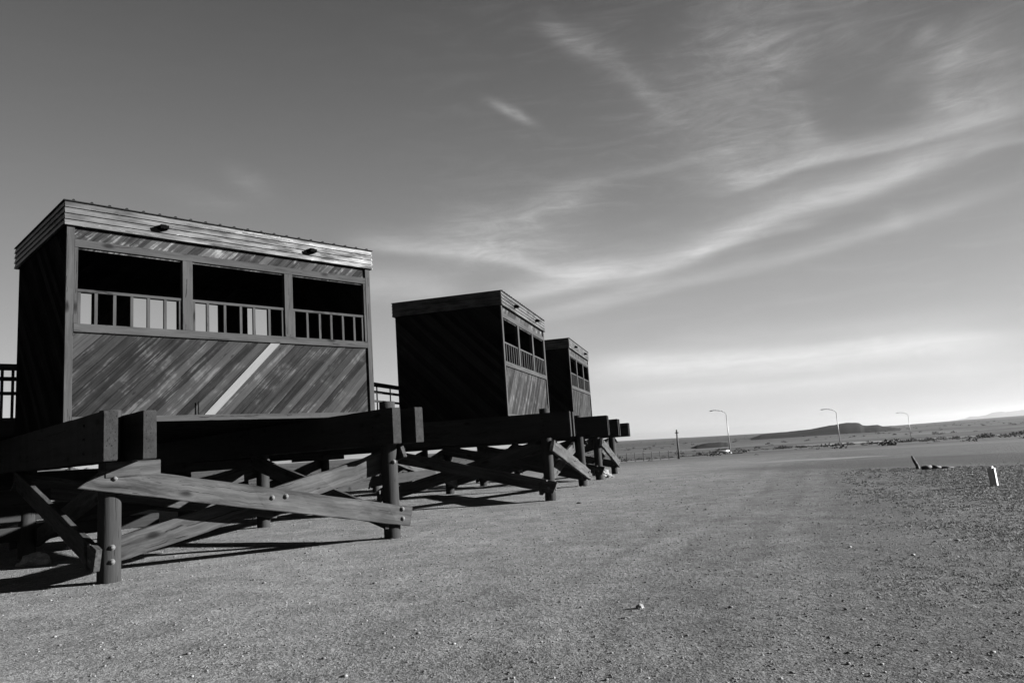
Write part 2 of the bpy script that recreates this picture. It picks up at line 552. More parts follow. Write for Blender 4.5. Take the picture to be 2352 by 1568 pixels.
def build_ground():
    rs = [0.0] + list(np.geomspace(0.6, 40, 130)) + list(np.geomspace(43, 14000, 90))
    na = 360
    verts = [(0, 0, 0)]
    for r in rs[1:]:
        for k in range(na):
            a = 2 * math.pi * k / na
            x, y = r * math.sin(a), r * math.cos(a)
            verts.append((x, y, terrain_z(x, y)))
    faces = [(0, 1 + (k + 1) % na, 1 + k) for k in range(na)]
    for i in range(len(rs) - 2):
        b0, b1 = 1 + i * na, 1 + (i + 1) * na
        for k in range(na):
            j = (k + 1) % na
            faces.append((b0 + k, b0 + j, b1 + j, b1 + k))
    mt, t, bs = newmat('gravel_ground')
    tc = t.new('ShaderNodeTexCoord')
    p = tc.outputs['Object']
    x, y, z = t.sep(p)
    r = t.vmath('LENGTH', t.comb(x, y, 0))
    fine = t.noise(p, 120, 4, 0.75)
    mid = t.noise(p, 14, 6, 0.7)
    big = t.noise(t.mapping(p, scale=(0.5, 0.35, 1)), 1.0, 4, 0.55)
    def cells(scale, seed):
        vo = t.new('ShaderNodeTexVoronoi')
        t.link(t.mapping(p, (seed, seed * 2.3, 0)), vo.inputs['Vector'])
        vo.inputs['Scale'].default_value = scale
        return vo.outputs['Distance'], t.sep(vo.outputs['Color'])[0]
    d1, c1 = cells(75, 0.0)
    d2, c2 = cells(30, 5.0)
    patch = t.noise(p, 3.2, 6, 0.7)
    val = t.math('ADD', t.math('MULTIPLY', fine, 0.26), t.math('ADD', t.math('MULTIPLY', mid, 0.30), t.math('MULTIPLY', patch, 0.30)))
    val = t.math('ADD', val, t.math('MULTIPLY', c1, 0.22))
    val = t.math('ADD', val, t.math('MULTIPLY', big, 0.22))
    near = t.mapr(val, 0.52, 0.90, 0.036, 0.138)
    # scattered pale and dark stones
    spot = t.math('MULTIPLY', t.mapr(d2, 0.20, 0.32, 1.0, 0.0, True), t.math('GREATER_THAN', c2, 0.93))
    near = t.mixf(spot, near, 0.13)
    spot2 = t.math('MULTIPLY', t.mapr(d2, 0.22, 0.36, 1.0, 0.0, True), t.math('LESS_THAN', c2, 0.06))
    near = t.mixf(spot2, near, 0.018)
    # ground paler round the platforms, darker towards the dry grass on the right
    lat = t.math('SUBTRACT', x, t.math('MULTIPLY', y, 0.42))
    edge = t.math('ADD', lat, t.math('MULTIPLY', t.math('SUBTRACT', big, 0.5), 4.0))
    near = t.math('MULTIPLY', near, t.mapr(edge, -6.0, 2.5, 1.18, 0.60, True))
    mot = t.noise(p, 1.3, 7, 0.72, 0.4)
    near = t.math('MULTIPLY', near, t.mapr(mot, 0.34, 0.66, 0.80, 1.20))
    # faint worn wheel tracks beside the grass
    wob_ = t.math('MULTIPLY', t.math('SUBTRACT', t.noise(t.mapping(p, scale=(0.12, 0.12, 1)), 1.0, 2, 0.5), 0.5), 2.2)
    for c0_ in (-0.45, -2.0):
        dd = t.math('ABSOLUTE', t.math('SUBTRACT', t.math('ADD', lat, wob_), c0_))
        near = t.math('MULTIPLY', near, t.mapr(t.math('ADD', dd, t.math('MULTIPLY', t.math('SUBTRACT', mid, 0.5), 0.35)), 0.10, 0.40, 1.10, 1.0, True))
        near = t.math('MULTIPLY', near, t.mapr(t.math('ABSOLUTE', t.math('SUBTRACT', dd, 0.36)), 0.02, 0.16, 0.93, 1.0, True))
    streaky = t.noise(t.mapping(p, rot=(0, 0, R(20)), scale=(1.3, 4.5, 1)), 1.0, 7, 0.72)
    gm = t.mapr(edge, -0.4, 2.2, 0.0, 1.0, True)
    near = t.mixf(gm, near, t.mapr(t.math('ADD', t.math('MULTIPLY', streaky, 0.6), t.math('MULTIPLY', fine, 0.4)), 0.38, 0.62, 0.022, 0.078))
    # smooth dark road crossing on the right
    tt = t.math('ADD', t.math('MULTIPLY', x, 0.69), t.math('MULTIPLY', y, 0.72))
    tt = t.math('ADD', tt, t.math('MULTIPLY', t.math('SUBTRACT', patch, 0.5), 3.0))
    ss = t.math('SUBTRACT', t.math('MULTIPLY', x, 0.72), t.math('MULTIPLY', y, 0.69))
    rd = t.math('MULTIPLY', t.mapr(tt, 20.6, 22.6, 0.0, 1.0, True), t.mapr(tt, 28.0, 31.5, 1.0, 0.0, True))
    rd = t.math('MULTIPLY', rd, t.mapr(ss, -16.0, -6.0, 0.0, 1.0, True))
    near = t.mixf(rd, near, t.mapr(big, 0.3, 0.7, 0.031, 0.041))
    # far: scrubby plain in bands
    fb = t.noise(t.mapping(p, rot=(0, 0, R(-12)), scale=(0.003, 0.014, 1)), 1.0, 7, 0.68)
    fb2 = t.noise(t.mapping(p, scale=(0.0022, 0.006, 1)), 1.0, 8, 0.75)
    far = t.mapr(t.math('ADD', t.math('MULTIPLY', fb, 0.5), t.math('MULTIPLY', fb2, 0.5)), 0.38, 0.62, 0.010, 0.068)
    mask = t.mapr(r, 34, 80, 0.0, 1.0, True)
    col = t.mixf(mask, near, far)
    vfar = t.mapr(r, 200, 900, 1.0, 0.62, True)
    col = t.math('MULTIPLY', col, vfar)
    setgrey(t, bs, col)
    bs.inputs['Roughness'].default_value = 1.0
    bs.inputs['Specular IOR Level'].default_value = 0.03
    h = t.math('ADD', t.math('MULTIPLY', fine, 0.4), t.math('ADD', t.math('MULTIPLY', mid, 2.2), t.math('MULTIPLY', patch, 2.0)))
    h = t.math('ADD', h, t.math('MULTIPLY', t.math('SUBTRACT', 1.0, d1), 0.5))
    h = t.math('ADD', h, t.math('MULTIPLY', t.math('SUBTRACT', 1.0, d2), 0.5))
    bump(t, bs, h, 0.75, 0.014)
    g = mesh_obj('ground', verts, faces, mt, smooth=True)
    tag(g, 'pale gravel ground running out to a scrubby desert plain', kind='structure')
build_ground()

# ------------------------------------------------------------------ cabins
CW, CD, ZT, ZF, ZB = 4.9, 2.74, 3.764, 3.412, 0.705      # width, depth, roof top, fascia foot, wall foot (above camera level)
Z0 = CAM_Z
def build_cabin():
    root = empty('viewing_cabin', (0, 0, Z0))
    P = root
    T_ = 0.05
    # front wall below the windows
    def sheet(name, x0, x1, y0, y1, z0, z1, mat):
        bm = bmesh.new(); box(bm, x0, x1, y0, y1, z0, z1)
        return bm_obj(name, bm, mat, P)
    sheet('front_wall', 0.03, CW - 0.03, 0.012, T_, 0.78, 1.95, M['siding'])
    sheet('header_wall', 0.03, CW - 0.03, 0.012, T_, 3.10, 3.70, M['header'])
    # the pale replacement plank (45 degrees)
    bm = bmesh.new()
    c45 = math.cos(R(45))
    def inpl(x, z):      # wall point in the plank's own frame
        return ((x - 1.86) * c45 + (z - 0.792) * c45, -(x - 1.86) * c45 + (z - 0.792) * c45)
    pts = [inpl(*w_) for w_ in ((1.86, 0.792), (2.02, 0.792), (3.115, 1.938), (2.955, 1.938))]
    lo = [bm.verts.new((a, -0.004, b)) for a, b in pts]; hi = [bm.verts.new((a, 0.014, b)) for a, b in pts]
    bm.faces.new(lo); bm.faces.new(hi[::-1])
    for i in range(4):
        bm.faces.new((lo[i], hi[i], hi[(i + 1) % 4], lo[(i + 1) % 4]))
    # side walls
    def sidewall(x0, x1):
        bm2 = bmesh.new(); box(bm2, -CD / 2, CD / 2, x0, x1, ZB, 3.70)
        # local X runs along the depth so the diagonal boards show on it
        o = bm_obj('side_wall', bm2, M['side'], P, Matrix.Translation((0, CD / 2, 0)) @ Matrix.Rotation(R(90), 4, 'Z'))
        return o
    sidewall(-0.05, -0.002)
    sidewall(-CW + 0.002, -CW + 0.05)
    plank = bm
    # back wall: solid pieces with door and window gaps
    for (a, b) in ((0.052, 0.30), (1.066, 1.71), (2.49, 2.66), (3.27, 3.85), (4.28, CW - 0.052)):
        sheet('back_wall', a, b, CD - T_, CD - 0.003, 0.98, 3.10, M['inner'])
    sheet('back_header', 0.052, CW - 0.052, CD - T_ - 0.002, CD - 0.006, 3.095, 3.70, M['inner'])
    # floor and joists, ceiling
    sheet('floor', 0.06, CW - 0.06, 0.055, CD - 0.055, 0.955, 0.995, M['deck'])
    for k in range(7):
        y = 0.10 + k * 0.42
        sheet('joist', 0.055, CW - 0.055, y, y + 0.045, 0.73, 0.953, M['beam'])
    sheet('ceiling', 0.055, CW - 0.055, 0.055, CD - 0.055, 3.45, 3.47, M['inner'])
    # trim boards on the front; each a little proud of the boards
    def board(name, x0, x1, z0, z1, y0=-0.018, y1=0.010, vert=False, mat=None, par=P, bev=0.003):
        b2 = bmesh.new()
        L = (z1 - z0) if vert else (x1 - x0)
        Wd = (x1 - x0) if vert else (z1 - z0)
        box(b2, 0, L, y0, y1, -Wd / 2, Wd / 2, bev)
        if vert:
            mw = Matrix.Translation(((x0 + x1) / 2, 0, z0)) @ Matrix.Rotation(R(-90), 4, 'Y')
        else:
            mw = Matrix.Translation((x0, 0, (z0 + z1) / 2))
        return bm_obj(name, b2, mat or M['trim'], par, mw)
    board('corner_board', -0.010, 0.088, ZB + 0.002, 3.42, -0.022, 0.012, True)
    board('corner_board', CW - 0.088, CW + 0.010, ZB + 0.002, 3.42, -0.022, 0.012, True)
    board('bottom_trim', 0.090, CW - 0.090, ZB, 0.79)
    board('window_head', 0.090, CW - 0.090, 3.125, 3.235)
    board('window_sill', 0.090, CW - 0.090, 1.94, 2.055, -0.026, 0.055)
    board('window_jamb', 0.090, 0.135, 2.057, 3.123, -0.016, 0.05, True)
    board('window_jamb', CW - 0.135, CW - 0.090, 2.057, 3.123, -0.016, 0.05, True)
    for (a, b) in ((1.54, 1.69), (3.203, 3.353)):
        board('window_post', a, b, 2.057, 3.123, -0.020, 0.07, True)
    bays = (((0.137, 1.538), (0.372, 0.61, 0.837, 1.064, 1.298)),
            ((1.692, 3.201), (1.928, 2.197, 2.456, 2.678, 2.938)),
            ((3.355, 4.763), (3.63, 3.868, 4.092, 4.326, 4.56)))
    for (a, b), xs in bays:
        rail = board('window_rail', a, b, 2.500, 2.542, 0.000, 0.045)
        for x in (a + 0.024,) + xs + (b - 0.024,):
            b2 = bmesh.new(); box(b2, 0, 0.441, 0.006, 0.040, -0.021, 0.021, 0.002)
            bm_obj('baluster', b2, M['trim'], rail, Matrix.Translation((x - a, 0, -0.463)) @ Matrix.Rotation(R(-90), 4, 'Y'))
    bm_obj('replacement_plank', plank, M['white_plank'], P, Matrix.Translation((1.86, 0, 0.792)) @ Matrix.Rotation(R(-45), 4, 'Y'))['label'] = 'pale unstained diagonal plank'
    b2 = bmesh.new(); box(b2, 1.757, 1.772, -0.022, -0.016, 0.80, 0.985)  # thin black bar on the front wall
    bm_obj('dark_bar', b2, M['slot'], P)
    # lap-board fascia all round
    ov = 0.045
    nb = 4
    hb = (ZT - 0.016 - ZF) / nb
    for side in range(4):
        bm2 = bmesh.new()
        Ls = (CW + 2 * ov, CD + 2 * ov, CW + 2 * ov, CD + 2 * ov)[side]
        for k in range(nb):
            z0 = ZF + k * hb
            lean = 0.020
            # wedge board: foot leans out
            v = [(0, -lean, z0), (0, 0.0, z0 + hb), (0, 0.022, z0 + hb), (0, 0.022, z0)]
            e = 0.0 if side % 2 == 0 else 0.0
            A = [bm2.verts.new((e, yy, zz)) for _, yy, zz in v]
            B = [bm2.verts.new((Ls - e, yy, zz)) for _, yy, zz in v]
            bm2.faces.new(A); bm2.faces.new(B[::-1])
            for i in range(4):
                j = (i + 1) % 4
                bm2.faces.new((A[i], B[i], B[j], A[j]))
        offs = ((-ov, -ov, 0), (-ov, CD + ov, 0), (CW + ov, CD + ov, 0), (CW + ov, -ov, 0))[side]
        rot = (0, -90, 180, 90)[side]
        bm_obj('fascia', bm2, M['fascia'], P, Matrix.Translation(offs) @ Matrix.Rotation(R(rot), 4, 'Z'))
    # dark soffit strip under the fascia
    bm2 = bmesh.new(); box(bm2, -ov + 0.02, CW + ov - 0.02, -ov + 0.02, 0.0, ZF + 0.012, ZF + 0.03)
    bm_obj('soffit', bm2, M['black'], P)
    # ribbed sheet roof with slightly turned-down edge
    bm2 = bmesh.new()
    x0, x1, y0, y1 = -ov - 0.02, CW + ov + 0.02, -ov - 0.025, CD + ov + 0.02
    prof = []
    x = x0
    prof.append((x, 0.0))
    k = 0.12
    while x0 + k < x1 - 0.06:
        prof += [(x0 + k - 0.022, 0.0), (x0 + k - 0.010, 0.020), (x0 + k + 0.010, 0.020), (x0 + k + 0.022, 0.0)]
        k += 0.228
    prof.append((x1, 0.0))
    fr, bk = [], []
    for px, pz in prof:
        fr.append(bm2.verts.new((px, y0, ZT + pz))); bk.append(bm2.verts.new((px, y1, ZT + pz)))
    frb = [bm2.verts.new((px, y0, ZT - 0.014)) for px, pz in prof]
    bkb = [bm2.verts.new((px, y1, ZT - 0.014)) for px, pz in prof]
    for i in range(len(prof) - 1):
        bm2.faces.new((fr[i], fr[i + 1], bk[i + 1], bk[i]))
        bm2.faces.new((frb[i + 1], frb[i], bkb[i], bkb[i + 1]))
        bm2.faces.new((fr[i + 1], fr[i], frb[i], frb[i + 1]))
        bm2.faces.new((bk[i], bk[i + 1], bkb[i + 1], bkb[i]))
    bm2.faces.new((fr[0], bk[0], bkb[0], frb[0])); bm2.faces.new((fr[-1], frb[-1], bkb[-1], bk[-1]))
    bm_obj('roof', bm2, M['roof'], P)
    # two dark lights let into the fascia
    for x in (1.23, 3.69):
        bm2 = bmesh.new()
        box(bm2, x - 0.065, x + 0.065, -ov - 0.12, -ov + 0.01, 3.535, 3.59, 0.006)
        box(bm2, x - 0.04, x + 0.04, -ov - 0.08, -ov + 0.01, 3.59, 3.61, 0.004)
        bm_obj('fascia_lamp', bm2, M['slot'], P)
    return root

CAB = [((-5.985, 9.674), 0.7741), ((-0.2256, 17.41), 0.2454), ((2.0102, 26.325), 0.2349)]
cab_lab = ['dark wooden viewing cabin nearest the camera, one pale diagonal plank below its windows',
           'middle wooden viewing cabin showing its broad black end wall',
           'farthest and smallest wooden viewing cabin, partly behind the middle one']
proto = build_cabin()
for i, ((x, y), a) in enumerate(CAB):
    c = proto if i == 0 else copy_tree(proto)
    c.location = (x, y, Z0)
    c.rotation_euler = (0, 0, math.pi / 2 - a)
    tag(c, cab_lab[i], 'cabin', 'viewing cabins on the timber platforms')
    if i > 0:
        for k in children(c):
            if k.name.startswith('replacement_plank') or k.name.startswith('dark_bar'):
                bpy.data.objects.remove(k)


# ------------------------------------------------------------------ timber trestles
def c2w(c, u, v, z):
    (x, y), a = CAB[c]
    return Vector((x + math.sin(a) * u - math.cos(a) * v, y + math.cos(a) * u + math.sin(a) * v, z + Z0))
def cdir(c, rot=0.0):
    a = CAB[c][1]
    n = Vector((-math.cos(a), math.sin(a), 0)); e = Vector((math.sin(a), math.cos(a), 0))
    k = R(rot)
    return (n * math.cos(k) + e * math.sin(k)), (e * math.cos(k) - n * math.sin(k))

PR = 0.12          # post radius
BT, GAP = 0.15, 0.25
def post(parent, p, top, r=PR):
    bm = bmesh.new()
    n = 9
    rings = []
    seg = 24
    zb = terrain_z(p.x, p.y) - 0.25
    H = top - zb
    for i in range(n + 1):
        z = H * i / n
        rr = r * (1.05 - 0.06 * i / n)
        ring = []
        for k in range(seg):
            t = 2 * math.pi * k / seg
            q_ = 1 + 0.015 * mnoise.noise(Vector((p.x + math.cos(t), p.y + math.sin(t), z * 0.8)))
            ring.append(bm.verts.new((z, rr * q_ * math.cos(t), rr * q_ * math.sin(t))))
        rings.append(ring)
    for i in range(n):
        for k in range(seg):
            j = (k + 1) % seg
            bm.faces.new((rings[i][k], rings[i][j], rings[i + 1][j], rings[i + 1][k]))
    # slightly domed top
    c_ = bm.verts.new((H + 0.012, 0, 0))
    for k in range(seg):
        bm.faces.new((rings[-1][k], rings[-1][(k + 1) % seg], c_))
    bm.faces.new(rings[0])
    mw = Matrix.Translation((p.x, p.y, zb)) @ Matrix.Rotation(R(-90), 4, 'Y')
    o = bm_obj('post', bm, M['post'], parent, basis(parent).inverted() @ mw, smooth=True)
    for pl in o.data.polygons:
        if abs(pl.normal.x) > 0.8: pl.use_smooth = False
    return o

def bolt(parent, p, nrm, r=0.024, mat=None):
    """domed bolt head with washer, a sub-part"""
    bm = bmesh.new()
    n = Vector(nrm).normalized()
    cyl(bm, (0, 0, 0), (0, 0, 0.006), r * 1.35, r * 1.35, 16)
    prev = None
    for i in range(5):
        a = i / 4 * math.pi / 2
        ring = [bm.verts.new((r * math.cos(a) * math.cos(t), r * math.cos(a) * math.sin(t), 0.006 + r * 0.95 * math.sin(a))) for t in [2 * math.pi * k / 14 for k in range(14)]] if i < 4 else [bm.verts.new((0, 0, 0.006 + r * 0.95))]
        if prev:
            if i < 4:
                for k in range(14):
                    bm.faces.new((prev[k], prev[(k + 1) % 14], ring[(k + 1) % 14], ring[k]))
            else:
                for k in range(14):
                    bm.faces.new((prev[k], prev[(k + 1) % 14], ring[0]))
        prev = ring
    q_ = n.to_track_quat('Z', 'Y').to_matrix().to_4x4()
    mw = Matrix.Translation(p) @ q_
    o = bm_obj('bolt', bm, mat or M['bolt'], parent, None, smooth=True)
    setm(o, WM[parent.name].inverted() @ mw)
    return o

WM = {}
def reg(o, root):
    WM[o.name] = basis(root) @ basis(o)
    return o

def bent(root, c, u, vp, vend, vback, top, bot, rot, rows, ptop=0.06, far_brace=True, near_brace=True, back_top=None):
    """a bent: round posts with a beam bolted on each side and two crossed braces"""
    n, e = cdir(c, rot)
    front = c2w(c, u, vp, 0); front.z = 0
    posts = []
    for k, dv in enumerate(rows):
        p = front + n * dv
        po = reg(post(root, p, Z0 + top + (ptop if k == 0 else -0.02)), root)
        posts.append((p, po))
    zc = Z0 + (top + bot) / 2
    off = (GAP + BT) / 2
    for s in (-1, 1):
        a = front + n * (vend - vp) + e * (s * off); a.z = zc
        b = front + n * (vback - vp) + e * (s * off); b.z = zc
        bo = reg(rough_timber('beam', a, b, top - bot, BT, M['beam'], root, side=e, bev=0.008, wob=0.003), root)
        if s == -1:
            for zz in (-0.16, 0.0, 0.16):
                bolt(bo, front - e * (GAP / 2 + BT) + Vector((0, 0, zc + zz)), -e, 0.016, M['black'])
    # braces in the plane of the bent, one on each face of the posts
    bt = 0.07
    f2 = front + n * rows[1]
    zt_, zb_ = Z0 + bot - 0.10, 0.28
    o_ = PR + bt / 2 + 0.004
    if near_brace:
        a = front - e * o_ - n * 0.16; a.z = zb_
        b = f2 - e * o_ + n * 0.1; b.z = zt_
        bo = reg(rough_timber('brace', a, b, 0.27, bt, M['timber'], root, side=e, bev=0.005, cut0=-0.2, cut1=0.3, wob=0.004), root)
        for d in (0.14, -0.02):
            bolt(bo, front - e * (o_ + bt / 2) + n * d * 0.2 + Vector((0, 0, zb_ + 0.02 + d)), -e, 0.022)
    if far_brace:
        a = front + e * o_ - n * 0.14; a.z = zt_ + 0.02
        b = f2 + e * o_ + n * 0.1; b.z = zb_
        reg(rough_timber('brace', a, b, 0.27, bt, M['timber'], root, side=e, bev=0.005, cut0=0.3, cut1=-0.2, wob=0.004), root)
    return front, posts, n, e

# --- trestle under the nearest cabin (bents A and B)
lab = ['timber trestle of round posts and crossed braces under the nearest cabin',
       'timber trestle of round posts and dark crossed braces under the middle cabin',
       'timber trestle with short beam ends under the farthest cabin']
def trestle(c, A, B, label):
    root = empty('timber_trestle', tuple(c2w(c, A['u'], A['vp'], -Z0)))
    tag(root, label, 'trestle', 'timber trestles carrying the cabins')
    fa, pa, na_, ea = bent(root, c, **A)
    fb, pb, nb_, eb = bent(root, c, **B)
    along = (fb - fa).normalized()
    nn = Vector((-along.y, along.x, 0))     # towards the back
    bt = 0.08
    for row in range(len(pa)):
        p, q_ = pa[row][0], pb[row][0]
        L = (q_ - p).length
        # outer brace: high on the first bent, low on the second
        for sgn, z0, z1 in ((-1, Z0 - 0.02, Z0 - 0.93), (1, Z0 - 0.95, Z0 - 0.05)):
            o_ = (PR + bt / 2 + 0.004) * sgn
            a = p + nn * o_ - along * 0.22; a.z = z0
            b = q_ + nn * o_ + along * 0.22; b.z = z1
            if row == 0 and sgn == -1:
                cut = (0.9, 0.0)
            else:
                cut = (0.1, 0.1)
            bo = reg(rough_timber('brace', a, b, 0.285, bt, M['timber'], root, side=nn, bev=0.006, cut0=cut[0], cut1=cut[1], wob=0.008), root)
            if row == 0 and sgn == -1:
                fz = lambda t: z0 + (z1 - z0) * (t + 0.22) / (L + 0.44)
                s_ = -nn * (PR + bt + 0.004)
                for t, dz in ((0.0, 0.02), (L * 0.49, 0.02), (L * 0.54, 0.06), (L + 0.06, 0.09), (L + 0.06, -0.05)):
                    bp = p + along * t + s_; bp.z = fz(t) + dz
                    bolt(bo, bp, -nn, 0.026)
    # bolts through the front posts
    for (pp, zz) in ((pa[0], (-0.83, -0.99)), (pb[0], (-0.10,))):
        for z in zz:
            bp = pp[0] - nn * (PR + 0.001) + Vector((0, 0, Z0 + z))
            bolt(pp[1], bp, -nn, 0.026)
    return root, fa, fb, na_, ea, along, nn

TR = []
TR.append(trestle(0, dict(u=0.12, vp=-1.50, vend=-2.28, vback=10.2, top=0.69, bot=0.145, rot=2.0, rows=(0, 4.6, 9.2)),
                  dict(u=3.97, vp=-1.70, vend=-2.25, vback=10.2, top=0.69, bot=0.165, rot=3.0, ptop=0.13, rows=(0, 4.6, 9.2)), lab[0]))
TR.append(trestle(1, dict(u=-0.50, vp=-1.00, vend=-1.62, vback=8.6, top=0.70, bot=0.145, rot=0.0, ptop=0.11, rows=(0, 3.9, 7.8)),
                  dict(u=4.0, vp=-1.01, vend=-1.86, vback=8.6, top=0.70, bot=0.145, rot=-3.0, rows=(0, 3.9, 7.8)), lab[1]))
TR.append(trestle(1, dict(u=7.0, vp=-1.07, vend=-1.83, vback=8.6, top=0.66, bot=0.12, rot=0.0, rows=(0, 3.9, 7.8)),
                  dict(u=12.1, vp=-0.95, vend=-1.65, vback=8.6, top=0.62, bot=0.10, rot=0.0, rows=(0, 3.9, 7.8)), lab[2]))

# bearing block under the beam ends of the nearest bent, and cross girders added to darken the gaps under the rear rows
root, fa, fb, na_, ea, along, nn = TR[0]
a = fa - nn * (PR + 0.05) - along * 0.10; b = fa - nn * (PR + 0.05) + along * 0.50
a.z = b.z = Z0 + 0.145 - 0.095
rough_timber('bearing_block', a, b, 0.18, 0.09, M['timber'], root, side=nn, wob=0.003)
for dv, x0, x1, zz, h in ((4.75, -4.0, 2.7, -0.52, 0.24), (4.75, -4.0, 1.9, -0.84, 0.22), (9.2, -5.0, 2.3, -0.02, 0.30), (9.2, 2.3, 7.5, 0.10, 0.10), (4.6, -4.0, 0.2, -0.28, 0.26)):
    a = fa + nn * (dv - 0.18) + along * x0; b = fa + nn * (dv - 0.18) + along * x1
    a.z = b.z = Z0 + zz
    rough_timber('filler_girder', a, b, h, 0.10, M['beam'], root, side=nn, wob=0.003)
root2, fa2, fb2, _n, _e, al2, nn2 = TR[1]  # more added timbers filling the dark gaps under the middle trestle
for dv, x0, x1, zz, h in ((7.8, -7.0, 0.6, 0.03, 0.20), (7.8, 2.0, 4.9, 0.06, 0.14), (3.9, -3.0, 2.6, -0.55, 0.22)):
    a = fa2 + nn2 * (dv - 0.18) + al2 * x0; b = fa2 + nn2 * (dv - 0.18) + al2 * x1
    a.z = b.z = Z0 + zz
    rough_timber('filler_girder', a, b, h, 0.10, M['beam'], root2, side=nn2, wob=0.003)

# ------------------------------------------------------------------ boardwalk with railings behind the cabins
def seg_rail(root, a, b, ztop, step=0.40):
    """railing between two posts: cap, two rails, balusters; a, b on deck level"""
    d = (b - a)
    L = d.length
    ex = d.normalized()
    up_ = Vector((0, 0, 1))
    def bar(name, z, h, t, par=root):
        p, q_ = a.copy(), b.copy()
        p.z += z; q_.z += z
        return rough_timber(name, p, q_, h, t, M['beam'], root, bev=0.0)
    bar('handrail', ztop - 0.05, 0.11, 0.09)
    bar('rail', ztop - 0.26, 0.07, 0.05)
    bar('rail', ztop - 0.52, 0.06, 0.05)
    n = int(L / step)
    for i in range(n + 1):
        p = a + ex * (L * i / max(1, n))
        bm = bmesh.new()
        w = 0.017 if i % 10 else 0.045
        box(bm, -w, w, -w, w, -0.25, ztop - 0.105)
        bm_obj('baluster' if i % 10 else 'rail_post', bm, M['beam'], root, Matrix.Translation(p - Vector(root.location)))

walk = empty('boardwalk', tuple(c2w(0, 0, 3.5, -Z0)))
tag(walk, 'raised dark boardwalk with slatted railings running behind the three cabins', 'boardwalk')
DZ = 0.995
inner = [c2w(0, -6.0, 2.80, DZ), c2w(0, 4.95, 2.80, DZ), c2w(1, -0.05, 2.80, DZ), c2w(1, 14.5, 2.80, DZ)]
outer = [c2w(0, -6.0, 4.45, DZ), c2w(0, 6.1, 4.45, DZ), c2w(1, 0.6, 4.45, DZ), c2w(1, 14.5, 4.45, DZ)]
W0 = Vector(walk.location)
bm = bmesh.new()
for i in range(3):
    a, b, c, d = inner[i] - W0, inner[i + 1] - W0, outer[i + 1] - W0, outer[i] - W0
    vs = [bm.verts.new(p) for p in (a, b, c, d)]
    lo = [bm.verts.new(p - Vector((0, 0, 0.045))) for p in (a, b, c, d)]
    bm.faces.new(vs); bm.faces.new(lo[::-1])
    for k in range(4):
        bm.faces.new((vs[k], lo[k], lo[(k + 1) % 4], vs[(k + 1) % 4]))
bm_obj('deck', bm, M['deck'], walk)
for i in range(3):
    for t in (0.03, 0.5, 0.97):
        a = inner[i].lerp(outer[i], t); b = inner[i + 1].lerp(outer[i + 1], t)
        a.z -= 0.165; b.z -= 0.165
        rough_timber('joist', a, b, 0.235, 0.06, M['beam'], walk, bev=0.0)
for i in range(3):
    seg_rail(walk, outer[i], outer[i + 1], 1.07, (0.16, 0.34, 0.9)[i])
# wide rear deck and its joists, resting across the beams
rear = [c2w(0, -6.0, 10.1, DZ - 0.002), c2w(0, 7.0, 10.1, DZ - 0.002), c2w(1, 0.2, 8.5, DZ - 0.002), c2w(1, 14.5, 8.5, DZ - 0.002)]
bm = bmesh.new()
for i in range(3):
    a, b, c, d = [p - W0 - Vector((0, 0, 0.003)) for p in (outer[i], outer[i + 1], rear[i + 1], rear[i])]
    vs = [bm.verts.new(p) for p in (a, b, c, d)]
    lo = [bm.verts.new(p - Vector((0, 0, 0.045))) for p in (a, b, c, d)]
    bm.faces.new(vs); bm.faces.new(lo[::-1])
    for k in range(4):
        bm.faces.new((vs[k], lo[k], lo[(k + 1) % 4], vs[(k + 1) % 4]))
bm_obj('rear_deck', bm, M['deck'], walk)
for i in range(3):
    for k in range(8):
        t = (k + 1) / 8.0
        a = outer[i].lerp(rear[i], t); b = outer[i + 1].lerp(rear[i + 1], t)
        a.z = b.z = Z0 + DZ - 0.17
        rough_timber('joist', a, b, 0.235, 0.06, M['beam'], walk, bev=0.0)
seg_rail(walk, c2w(1, 4.97, 2.80, DZ), c2w(1, 9.1, 2.80, DZ), 1.07, 0.6)

# ------------------------------------------------------------------ far hills
def pol(az_, r, z=0.0):
    return Vector((r * math.sin(R(az_)), r * math.cos(R(az_)), z))

def ridge(name, pts, r0, depth, mat, label=None, sub=6, rough=0.0006, seed=3):
    """hill with a given skyline; pts = (azimuth, slope of the skyline seen from the near foot)"""
    az_ = []
    for i in range(len(pts) - 1):
        for k in range(sub):
            f = k / sub
            az_.append((pts[i][0] * (1 - f) + pts[i + 1][0] * f, pts[i][1] * (1 - f) + pts[i + 1][1] * f))
    az_.append(pts[-1])
    rows = ((0.0, 0.0), (0.10, 0.45), (0.22, 0.80), (0.35, 1.0), (0.7, 0.95), (1.0, 0.0))
    verts, faces = [], []
    for a, tn in az_:
        for j, (f, hh) in enumerate(rows):
            r = r0 + depth * f
            p = pol(a, r)
            zg = terrain_z(p.x, p.y) - 0.3
            ztop = CAM_Z + tn * (r0 + depth * 0.35)
            n = mnoise.noise(Vector((a * 2.1, j * 1.7, seed))) * rough * r0 * (1 if 0 < j < 5 else 0)
            nn_ = mnoise.noise(Vector((a * 9.1, j * 2.7, seed))) * rough * 0.5 * r0 * (1 if 0 < j < 5 else 0)
            z = zg + (max(ztop, zg) - zg) * hh + n + nn_
            verts.append((p.x, p.y, z))
    m_ = len(rows)
    for i in range(len(az_) - 1):
        for j in range(m_ - 1):
            faces.append((i * m_ + j, i * m_ + j + 1, (i + 1) * m_ + j + 1, (i + 1) * m_ + j))
    o = mesh_obj(name, verts, faces, mat, smooth=True)
    tag(o, label, kind='structure')
    return o

